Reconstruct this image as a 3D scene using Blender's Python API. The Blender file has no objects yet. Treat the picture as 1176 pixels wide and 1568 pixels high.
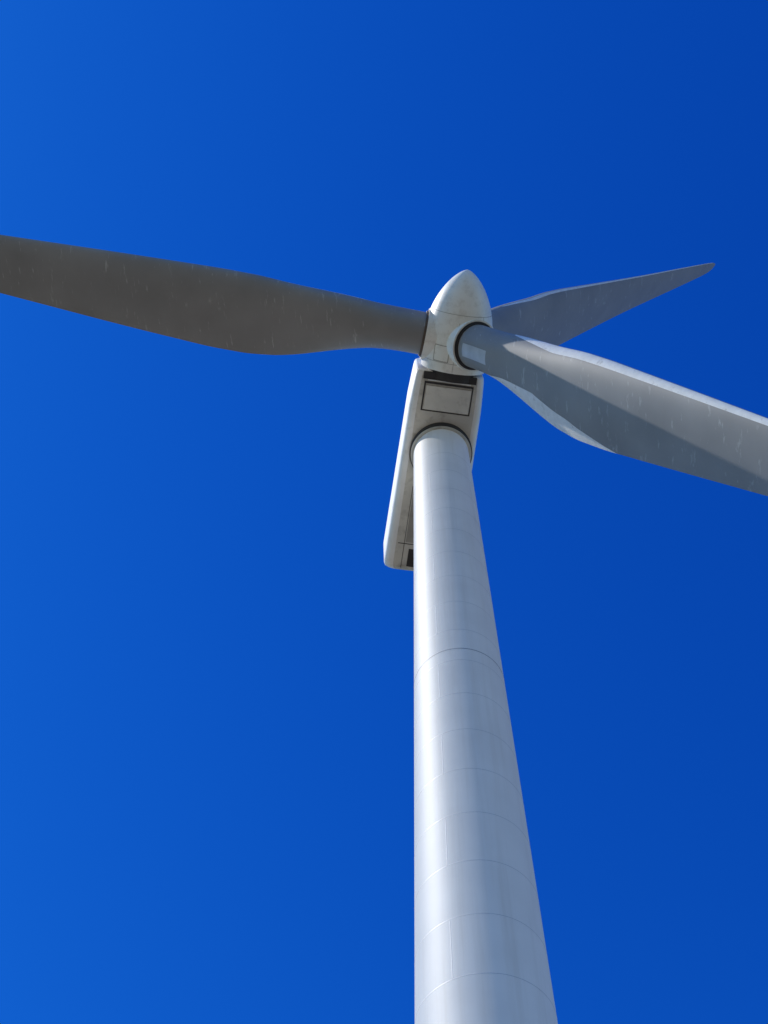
import bpy, math, random
import numpy as np
from bisect import bisect
from mathutils import Vector, Matrix
random.seed(3)
scene=bpy.context.scene
EYE=1.6
f,p,a,r=1999.7,1.1213,-0.1082,0.0191
D,H,K=21.6248,50.2074+EYE,0.011213
RT=1.15
psi,tl,cone,phi=0.2289,0.1337,0.0461,3.1199
L=35.35; OV=4.58; HH=0.92; LN=2.9; LR=5.451; LF=3.358

# ---------------- materials
def mat(name,base,rough=.5,var=.08,scale=1.5,stain=None,stain_amt=0.0,stain_scale=(1,1,1),bump=0.0,spec=.5,drough=0.0,lo=.55,hi=.75):
    m=bpy.data.materials.new(name); m.use_nodes=True
    N=m.node_tree.nodes; Lk=m.node_tree.links
    b=N['Principled BSDF']; b.inputs['Roughness'].default_value=rough
    b.inputs['Specular IOR Level'].default_value=spec
    if 'Diffuse Roughness' in b.inputs: b.inputs['Diffuse Roughness'].default_value=drough
    tc=N.new('ShaderNodeTexCoord')
    n1=N.new('ShaderNodeTexNoise'); n1.inputs['Scale'].default_value=scale; n1.inputs['Detail'].default_value=8
    Lk.new(tc.outputs['Object'],n1.inputs['Vector'])
    mr=N.new('ShaderNodeMapRange'); mr.inputs[1].default_value=.3; mr.inputs[2].default_value=.7
    mr.inputs[3].default_value=1-var; mr.inputs[4].default_value=1+var*.4
    Lk.new(n1.outputs['Fac'],mr.inputs[0])
    mx=N.new('ShaderNodeVectorMath'); mx.operation='SCALE'; mx.inputs[0].default_value=base
    Lk.new(mr.outputs[0],mx.inputs['Scale'])
    out=mx.outputs[0]
    if stain:
        mp=N.new('ShaderNodeMapping'); mp.inputs['Scale'].default_value=stain_scale
        Lk.new(tc.outputs['Object'],mp.inputs[0])
        n2=N.new('ShaderNodeTexNoise'); n2.inputs['Scale'].default_value=1; n2.inputs['Detail'].default_value=6; n2.inputs['Roughness'].default_value=.65
        Lk.new(mp.outputs[0],n2.inputs['Vector'])
        r2=N.new('ShaderNodeMapRange'); r2.inputs[1].default_value=lo; r2.inputs[2].default_value=hi; r2.inputs[3].default_value=0; r2.inputs[4].default_value=stain_amt
        Lk.new(n2.outputs['Fac'],r2.inputs[0])
        mm=N.new('ShaderNodeMix'); mm.data_type='RGBA'
        Lk.new(r2.outputs[0],mm.inputs[0]); Lk.new(out,mm.inputs[6]); mm.inputs[7].default_value=(*stain,1)
        out=mm.outputs[2]
    Lk.new(out,b.inputs['Base Color'])
    if bump:
        bp=N.new('ShaderNodeBump'); bp.inputs['Strength'].default_value=bump; bp.inputs['Distance'].default_value=.02
        Lk.new(n1.outputs['Fac'],bp.inputs['Height']); Lk.new(bp.outputs[0],b.inputs['Normal'])
    return m
M_tower=mat('tower_paint',(.90,.885,.85),.62,.05,.8,(.66,.62,.55),.35,(5,5,.15),spec=.8,drough=1.0,lo=.48,hi=.75)
M_seam=mat('weld_seam_paint',(.62,.62,.60),.5,.1,4)
M_flange=mat('flange_joint',(.40,.40,.40),.6,.2,4)
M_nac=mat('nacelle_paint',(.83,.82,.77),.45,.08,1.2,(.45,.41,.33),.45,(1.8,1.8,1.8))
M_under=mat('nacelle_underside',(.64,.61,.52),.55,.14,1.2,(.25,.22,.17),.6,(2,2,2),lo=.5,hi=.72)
M_spin=mat('spinner_gelcoat',(.82,.80,.71),.4,.06,1.4,(.45,.40,.31),.45,(3,3,3),lo=.5,hi=.72)
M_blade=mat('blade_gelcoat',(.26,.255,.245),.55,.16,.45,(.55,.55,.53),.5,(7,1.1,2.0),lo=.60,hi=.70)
M_le=mat('painted_sunlit_edge',(.80,.79,.76),.4,.12,3.5,(.35,.33,.30),.5,(4,4,4),lo=.58,hi=.68)  # near-white colour imitating sunlight on the blade edges
M_dark=mat('dark_gap',(.035,.03,.028),.7,.2,5)
M_rust=mat('grease_stained_seal',(.14,.10,.07),.7,.3,5)

root=bpy.data.objects.new('wind_turbine',None); scene.collection.objects.link(root); root.location=(0,D,0)
def mk(name,verts,faces,mats,fm=None,smooth=True,parent=root,sharp=None,recalc=True):
    me=bpy.data.meshes.new(name)
    off=parent.location if parent else Vector((0,0,0))
    me.from_pydata([tuple(Vector(v)-off) for v in verts],[],faces)
    for m in (mats if isinstance(mats,(list,tuple)) else [mats]): me.materials.append(m)
    if fm: 
        for i,k in enumerate(fm): me.polygons[i].material_index=k
    for q in me.polygons: q.use_smooth=smooth
    me.validate(); me.update()
    import bmesh
    if recalc:
        bm=bmesh.new(); bm.from_mesh(me); bmesh.ops.recalc_face_normals(bm,faces=bm.faces); bm.to_mesh(me); bm.free()
    if smooth and sharp: me.set_sharp_from_angle(angle=math.radians(sharp))
    o=bpy.data.objects.new(name,me); scene.collection.objects.link(o)
    if parent: o.parent=parent
    return o
def loft(rings,cap=True):
    n=len(rings[0]); V=[v for R in rings for v in R]; F=[]
    for i in range(len(rings)-1):
        for j in range(n):
            F.append((i*n+j,i*n+(j+1)%n,(i+1)*n+(j+1)%n,(i+1)*n+j))
    if cap:
        F.append(tuple(range(n))[::-1]); F.append(tuple((len(rings)-1)*n+j for j in range(n)))
    return V,F

n=Vector((math.sin(psi)*math.cos(tl),-math.cos(psi)*math.cos(tl),math.sin(tl)))
e1=Vector((math.cos(psi),math.sin(psi),0)); e2=n.cross(e1)
top=Vector((0,D,H)); hub=top+Vector((0,0,HH))+OV*n

# ---------------- tower
def RZ(z): return RT+K*(H-z)
def ring(z,rad,c=(0,D),N=128): return [Vector((c[0]+rad*math.cos(2*math.pi*j/N),c[1]+rad*math.sin(2*math.pi*j/N),z)) for j in range(N)]
zs=list(np.linspace(0,H,60))
V,F=loft([ring(z,RZ(z)) for z in zs]); mk('tower_shell',V,F,M_tower,sharp=50)
def band(name,z,h,pr,m):
    V,F=loft([ring(z-h/2,RZ(z-h/2)-.01),ring(z-h/2,RZ(z-h/2)+pr),ring(z+h/2,RZ(z+h/2)+pr),ring(z+h/2,RZ(z+h/2)-.01)],cap=False); return mk(name,V,F,m,sharp=40)
z0=19.933+EYE; s=1.7332; ks=list(range(-11,17)); sz=[z0+s*k for k in ks]
big=32.697+EYE
for i,z in enumerate(sz):
    if z<1 or z>H-1 or abs(z-big)<.5: continue
    band('weld_%d'%i,z,.019,.002,M_seam)
    if i+1<len(sz):
        az=-math.pi/2-.42+(.0 if i%2 else 2.3)
        V=[];z1=z+.02;z2=z+s-.02
        if z2<H-1:
            w=.010
            for zz in (z1,z2):
                for da,pr in((-w,-.01),(-w,.003),(w,.003),(w,-.01)):
                    R=RZ(zz); an=az+da/R
                    V.append(Vector(((R+pr)*math.cos(an),D+(R+pr)*math.sin(an),zz)))
            mk('seam_%d'%i,V,[(0,1,5,4),(1,2,6,5),(2,3,7,6)],M_seam,smooth=False)
band('flange_mid',big,.035,.005,M_flange); band('flange_low',z0-4*s+.4,.035,.005,M_flange)
V,F=loft([ring(H-.03,1.16),ring(H-.03,1.27),ring(H+.5,1.27),ring(H+.5,1.16)]); mk('yaw_bearing',V,F,M_under,sharp=40)
V,F=loft([ring(H+.02,1.2),ring(H+.02,1.31),ring(H+.5,1.31),ring(H+.5,1.2)]); mk('yaw_seal',V,F,M_dark,sharp=40)

# ---------------- nacelle
NX=-.10
NB=top+Vector((0,0,.15))+e1*NX
def W(x,y,z): return NB+e1*x+e2*y+n*z
def section(z,wb=1.2,wo=1.5,h=2.9,sc=1.0,yo=0):
    pts=[(-wb,0),(-wb*.5,0),(0,0),(wb*.5,0),(wb,0)]
    for k in range(1,6):
        t=k/6*math.pi/2; pts.append((wb+(wo-wb)*math.sin(t),.3*(1-math.cos(t))))
    pts+=[(wo,.3),(wo,1.2),(wo,h-.5)]
    for k in range(1,6):
        t=k/6*math.pi/2; pts.append((wo-.5*(1-math.cos(t)),h-.5+.5*math.sin(t)))
    pts+=[(wo-.5,h),(0,h+.08),(-wo+.5,h)]
    for k in range(5,0,-1):
        t=k/6*math.pi/2; pts.append((-wo+.5*(1-math.cos(t)),h-.5+.5*math.sin(t)))
    pts+=[(-wo,h-.5),(-wo,1.2),(-wo,.3)]
    for k in range(5,0,-1):
        t=k/6*math.pi/2; pts.append((-wb-(wo-wb)*math.sin(t),.3*(1-math.cos(t))))
    cy=1.45
    return [W(x*sc,(y-cy)*sc+cy+yo,z) for x,y in pts]
rings=[section(LF,sc=.90),section(LF-.06,sc=.94),section(LF-.25,sc=.96),section(LF-.8,sc=.985,yo=-.02)]
for z in np.linspace(LF-1.5,-LR+.35,12): rings.append(section(z,wo=1.5+.10*(LF-z)/8.8))
rings+= [section(-LR+.2,sc=.985,wo=1.60),section(-LR+.08,sc=.95,wo=1.60),section(-LR,sc=.88,wo=1.60)]
V,F=loft(rings); nn=len(rings[0])
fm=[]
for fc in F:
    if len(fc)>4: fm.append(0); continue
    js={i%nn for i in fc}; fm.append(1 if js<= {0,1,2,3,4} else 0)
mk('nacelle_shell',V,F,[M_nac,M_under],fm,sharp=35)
def box(name,x0,x1,y0,y1,z0_,z1_,m,WW=W):
    V=[WW(x,y,z) for x in(x0,x1) for y in(y0,y1) for z in(z0_,z1_)]
    return mk(name,V,[(0,1,3,2),(4,6,7,5),(0,4,5,1),(2,3,7,6),(0,2,6,4),(1,5,7,3)],m,smooth=False)
hx=1.02; za,zb_=2.95,1.72
box('hatch_frame_front',-hx,hx,-.03,.12,za-.07,za,M_dark)
box('hatch_frame_back',-hx,hx,-.03,.12,zb_,zb_+.035,M_dark)
box('hatch_frame_left',-hx,-hx+.06,-.028,.12,zb_+.037,za-.072,M_dark)
box('hatch_frame_right',hx-.04,hx,-.028,.12,zb_+.037,za-.072,M_dark)
M_hatch=mat('hatch_panel_paint',(.72,.70,.61),.5,.12,1.5,(.35,.31,.24),.5,(2,2,2))
box('hatch_panel',-hx+.10,hx-.07,-.045,.12,zb_+.07,za-.16,M_hatch)
box('hatch_bracket',-.9,.9,-.07,.1,za+.06,za+.10,M_nac)
box('front_gap',-1.1,1.1,-.02,.2,LF-.30,LF-.02,M_dark)
box('rear_vent',-.62,.2,-.02,.02,-5.2,-4.4,M_dark)
box('rear_panel_line',-1.12,1.12,-.012,.02,-4.2,-4.17,M_dark)
box('rear_side_line_left',-.86,-.84,-.012,.02,-5.3,-1.6,M_dark)
box('rear_side_line_right',.84,.86,-.012,.02,-5.3,-1.6,M_dark)
M_ch=mat('belly_channel_paint',(.36,.34,.29),.6,.15,1.5,(.2,.18,.14),.6,(2,2,2))
box('belly_channel',-.8,.8,-.016,.02,-4.1,-1.5,M_ch)

# ---------------- rotor
def HW(x,y,z): return hub+e1*x+e2*y+n*z
def rev(name,prof,m,N=96,cap=True):
    rs=[[HW(R*math.cos(2*math.pi*j/N),R*math.sin(2*math.pi*j/N),z) for j in range(N)] for z,R in prof]
    V,F=loft(rs,cap); return mk(name,V,F,m,sharp=40)
prof=[(-1.2,1.2),(-1.18,1.33),(-.9,1.37),(-.3,1.41),(.2,1.40)]
for k in range(1,33):
    u=math.sin(k/32*math.pi/2); prof.append((.2+(LN-.2)*u,1.40*(max(1-u**1.9,0)**.68)+.004))
rev('spinner',prof,M_spin)
def sprad(z): return float(np.interp(z,[q[0] for q in prof],[q[1] for q in prof]))
M_line=mat('spinner_joint_line',(.40,.37,.31),.6,.2,4)
for z in (1.2,-.8):
    R=sprad(z); R2=sprad(z+.02)
    rev('spinner_joint_%d'%int(z*100+100),[(z,R-.01),(z,R+.003),(z+.02,R2+.003),(z+.02,R2-.01)],M_line,cap=False)
def sp_pt(ang,z,pr):
    R=sprad(z)+pr; return HW(R*math.cos(ang),R*math.sin(ang),z)
def sp_line(name,pts,w=.012,m=None):
    V=[];F=[]
    for i in range(len(pts)-1):
        (a0,z0_),(a1,z1_)=pts[i],pts[i+1]
        S=10
        for k in range(S):
            t0,t1=k/S,(k+1)/S
            A0=math.radians(a0+(a1-a0)*t0);A1=math.radians(a0+(a1-a0)*t1)
            Z0=z0_+(z1_-z0_)*t0;Z1=z0_+(z1_-z0_)*t1
            d=(w/1.4,0) if abs(a1-a0)<1e-6 else (0,w)
            b_=len(V)
            V+= [sp_pt(A0-d[0],Z0-d[1],.004),sp_pt(A0+d[0],Z0+d[1],.004),sp_pt(A1+d[0],Z1+d[1],.004),sp_pt(A1-d[0],Z1-d[1],.004)]
            F.append((b_,b_+1,b_+2,b_+3))
    return mk(name,V,F,m or M_line,smooth=False)
sp_line('spinner_segment_line_a',[(-48,.75),(-48,1.2)])
sp_line('spinner_hatch_outline',[(-132,-.75),(-132,-.1),(-105,-.1),(-105,-.75),(-132,-.75)],w=.018)
sp_line('spinner_segment_line_b',[(-95,-1.15),(-95,.9)],w=.008)
rev('rotor_shaft_gap',[(-1.6,1.05),(-1.15,1.05)],M_dark)

st=[1.40,1.9,2.6,3.4,4.3,5.4,6.5,7.6,8.7,9.6,11.5,14,16.5,19,22,25,28,31,33,34.3,35.0,L]
ch=[1.76,1.76,1.78,1.88,2.14,2.50,2.84,3.10,3.24,3.24,3.10,2.86,2.58,2.30,1.98,1.70,1.42,1.12,.90,.70,.45,.08]
tc=[1,1,.97,.86,.68,.52,.42,.36,.32,.30,.27,.24,.22,.21,.20,.19,.18,.17,.16,.16,.16,.16]
tw=[x-15 for x in [17,17,17,17,16,14,12,11,10,9,7,5,4,3,2.2,1.6,1,.5,.2,0,0,0]]
def smi(x,xs,ys):
    i=min(max(bisect(xs,x)-1,0),len(xs)-2); h=xs[i+1]-xs[i]; t=(x-xs[i])/h
    def sl(k):
        if k<=0 or k>=len(xs)-1: return 0 if k<=0 else (ys[-1]-ys[-2])/(xs[-1]-xs[-2])
        d1=(ys[k]-ys[k-1])/(xs[k]-xs[k-1]); d2=(ys[k+1]-ys[k])/(xs[k+1]-xs[k])
        return 0 if d1*d2<=0 else 2*d1*d2/(d1+d2)
    m0,m1=sl(i)*h,sl(i+1)*h
    return (2*t**3-3*t*t+1)*ys[i]+(t**3-2*t*t+t)*m0+(-2*t**3+3*t*t)*ys[i+1]+(t**3-t*t)*m1
M_patch=mat('gelcoat_repair_patch',(.46,.47,.48),.4,.15,3)
for j in range(3):
    ph=phi+j*2*math.pi/3
    b0=math.cos(ph)*e1+math.sin(ph)*e2
    b=(math.cos(cone)*b0+math.sin(cone)*n).normalized()
    nb=(n-b*n.dot(b)).normalized()
    rho=b.cross(nb); mot=-(n.cross(b0))
    if rho.dot(mot)<0: rho=-rho
    def cyl(name,r1,r2,ra,rb,m):
        N=64
        V,F=loft([[hub+b*rr+nb*(R*math.cos(2*math.pi*k/N))+rho*(R*math.sin(2*math.pi*k/N)) for k in range(N)] for rr,R in ((r1,ra),(r2,rb))])
        return mk(name,V,F,m,sharp=40)
    sfx='abc'[j]
    cyl('spinner_port_'+sfx,.6,1.36,1.09,1.06,M_spin)
    cyl('blade_seal_'+sfx,.6,1.39,.99,.99,M_rust if j==0 else M_dark)
    cyl('blade_bearing_'+sfx,.6,1.45,.94,.94,M_rust if j==0 else M_dark)
    def spt(rr,u,off=0.0):
        c=smi(rr,st,ch)
        th=smi(rr,st,tc); ta=math.radians(smi(rr,st,tw))
        bl=min(max((rr-2.2)/5.3,0),1); bl=bl*bl*(3-2*bl)
        axf=.5-.16*bl
        xc=.5*(1-math.cos(u)); sn=math.sin(u); sg=1 if sn>=0 else -1
        yc=.5*sn*th
        ya=sg*5*th*(.2969*math.sqrt(max(xc,0))-.1260*xc-.3516*xc**2+.2843*xc**3-.1015*xc**4)*.85
        y=(1-bl)*yc+bl*(ya+.06*xc*(1-xc))
        X=(axf-xc)*c; Y=y*c+sg*off
        X2=X*math.cos(ta)+Y*math.sin(ta); Y2=-X*math.sin(ta)+Y*math.cos(ta)
        return hub+b*float(rr)+nb*X2+rho*Y2
    NS=96
    rs=np.concatenate([np.linspace(1.40,12,50),np.linspace(12.4,34,50),np.linspace(34.15,L,10)])
    V,F=loft([[spt(rr,2*math.pi*k/NS) for k in range(NS)] for rr in rs])
    mk('blade_'+sfx,V,F,M_blade,sharp=60)
    def strip(name,r0_,r1_,ufun0,ufun1,m,off=.005,NRr=70,NU=8):
        V=[];F=[]
        for i in range(NRr+1):
            rr=r0_+(r1_-r0_)*i/NRr; ua,ub=ufun0(rr),ufun1(rr)
            for k in range(NU+1): V.append(spt(rr,ua+(ub-ua)*k/NU,off))
        for i in range(NRr):
            for k in range(NU):
                q=i*(NU+1)+k; F.append((q,q+1,q+NU+2,q+NU+1))
        return mk(name,V,F,m)
    def xc2u(x): return math.acos(1-2*min(max(x,0),1))
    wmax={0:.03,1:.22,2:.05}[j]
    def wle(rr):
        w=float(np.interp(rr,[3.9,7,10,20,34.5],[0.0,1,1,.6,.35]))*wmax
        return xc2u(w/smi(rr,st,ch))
    strip('painted_sunlit_edge_'+sfx,3.9,34.4,lambda rr:0.0,wle,M_le,off=.008,NRr=140)  # sunlit leading edge painted on as a pale strip, no real tape
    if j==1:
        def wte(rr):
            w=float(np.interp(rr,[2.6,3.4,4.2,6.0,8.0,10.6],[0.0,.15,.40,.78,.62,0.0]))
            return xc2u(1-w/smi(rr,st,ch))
        strip('painted_sunlit_trailing_edge_'+sfx,2.6,10.6,wte,lambda rr:math.pi-.02,M_le)  # pale crescent paints sunlight onto the inner trailing edge, not a separate part
        strip('repair_patch',1.75,3.3,lambda rr:xc2u(.42),lambda rr:xc2u(.72),M_patch,NRr=10)

# ---------------- ground
M_g=mat('dry_grass_soil',(.165,.145,.105),.95,.4,.35,(.08,.085,.04),.7,(.05,.05,.05),bump=.6)
mk('ground',[(-3000,-3000,0),(3000,-3000,0),(3000,3000,0),(-3000,3000,0)],[(0,1,2,3)],M_g,smooth=False,parent=None)
M_gr=mat('gravel',(.30,.28,.24),.95,.45,9,bump=.8)
V=[Vector((math.cos(2*math.pi*j/96)*(9+.4*math.sin(j*.9)),D+math.sin(2*math.pi*j/96)*(9+.4*math.cos(j*.7)),.004)) for j in range(96)]
mk('gravel_pad',V,[tuple(range(96))],M_gr,smooth=False,parent=None)
M_c=mat('concrete',(.38,.37,.34),.9,.2,3)
V,F=loft([ring(-.1,2.6),ring(.22,2.6),ring(.25,2.55)]); mk('foundation',V,F,M_c,sharp=30)
def TB(name,x0,x1,y0,y1,z0_,z1_,m):
    return box(name,x0,x1,y0,y1,z0_,z1_,m,WW=lambda x,y,z:Vector((x,D+y,z)))
TB('door_frame',1.45,1.78,-.52,.52,.9,3.2,M_flange); TB('door',1.5,1.80,-.42,.42,1.0,3.1,M_under)
for i in range(4): TB('step_%d'%i,1.8+.3*i,2.1+.3*i,-.5,.5,.2 if i<3 else 0.01,.95-.2*i,M_flange)

# ---------------- world / sun
E=math.radians(51); AZ=math.atan2(-.985,-.17)
w=bpy.data.worlds.new('World'); scene.world=w; w.use_nodes=True
N=w.node_tree.nodes; Lk=w.node_tree.links
bg=N['Background']; sky=N.new('ShaderNodeTexSky'); sky.sky_type='NISHITA'; sky.sun_disc=False
sky.sun_elevation=E; sky.sun_rotation=AZ; sky.air_density=1; sky.dust_density=0.1; sky.ozone_density=3
sp=N.new('ShaderNodeSeparateColor'); cb=N.new('ShaderNodeCombineColor')
Lk.new(sky.outputs[0],sp.inputs[0])
for i,(g,m_) in enumerate(((2.6,.046),(1.65,.41),(1.05,1.62))):
    pw=N.new('ShaderNodeMath'); pw.operation='POWER'; pw.inputs[1].default_value=g
    ml=N.new('ShaderNodeMath'); ml.operation='MULTIPLY'; ml.inputs[1].default_value=m_
    Lk.new(sp.outputs[i],pw.inputs[0]); Lk.new(pw.outputs[0],ml.inputs[0]); Lk.new(ml.outputs[0],cb.inputs[i])
Lk.new(cb.outputs[0],bg.inputs[0]); bg.inputs[1].default_value=.1
sd=bpy.data.lights.new('sun','SUN'); sd.energy=5; sd.angle=math.radians(.5); sd.color=(1,.965,.91)
so=bpy.data.objects.new('sun',sd); scene.collection.objects.link(so)
sv=Vector((math.sin(AZ)*math.cos(E),math.cos(AZ)*math.cos(E),math.sin(E)))
so.rotation_euler=sv.to_track_quat('Z','Y').to_euler(); so.location=(-30,0,60)
# ---------------- camera
Fv=Vector((math.sin(a)*math.cos(p),math.cos(a)*math.cos(p),math.sin(p)))
Rr=Vector((math.cos(a),-math.sin(a),0)); Uu=Rr.cross(Fv)
R_=math.cos(r)*Rr+math.sin(r)*Uu; U_=-math.sin(r)*Rr+math.cos(r)*Uu
cd=bpy.data.cameras.new('camera'); co=bpy.data.objects.new('camera',cd); scene.collection.objects.link(co)
Mx=Matrix((R_,U_,-Fv)).transposed().to_4x4(); Mx.translation=Vector((0,0,EYE)); co.matrix_world=Mx
cd.sensor_fit='VERTICAL'; cd.sensor_height=36; cd.lens=f/1568*36; cd.clip_end=10000; cd.clip_start=.1
scene.camera=co
scene.view_settings.view_transform='Standard'; scene.view_settings.look='None'; scene.view_settings.exposure=0
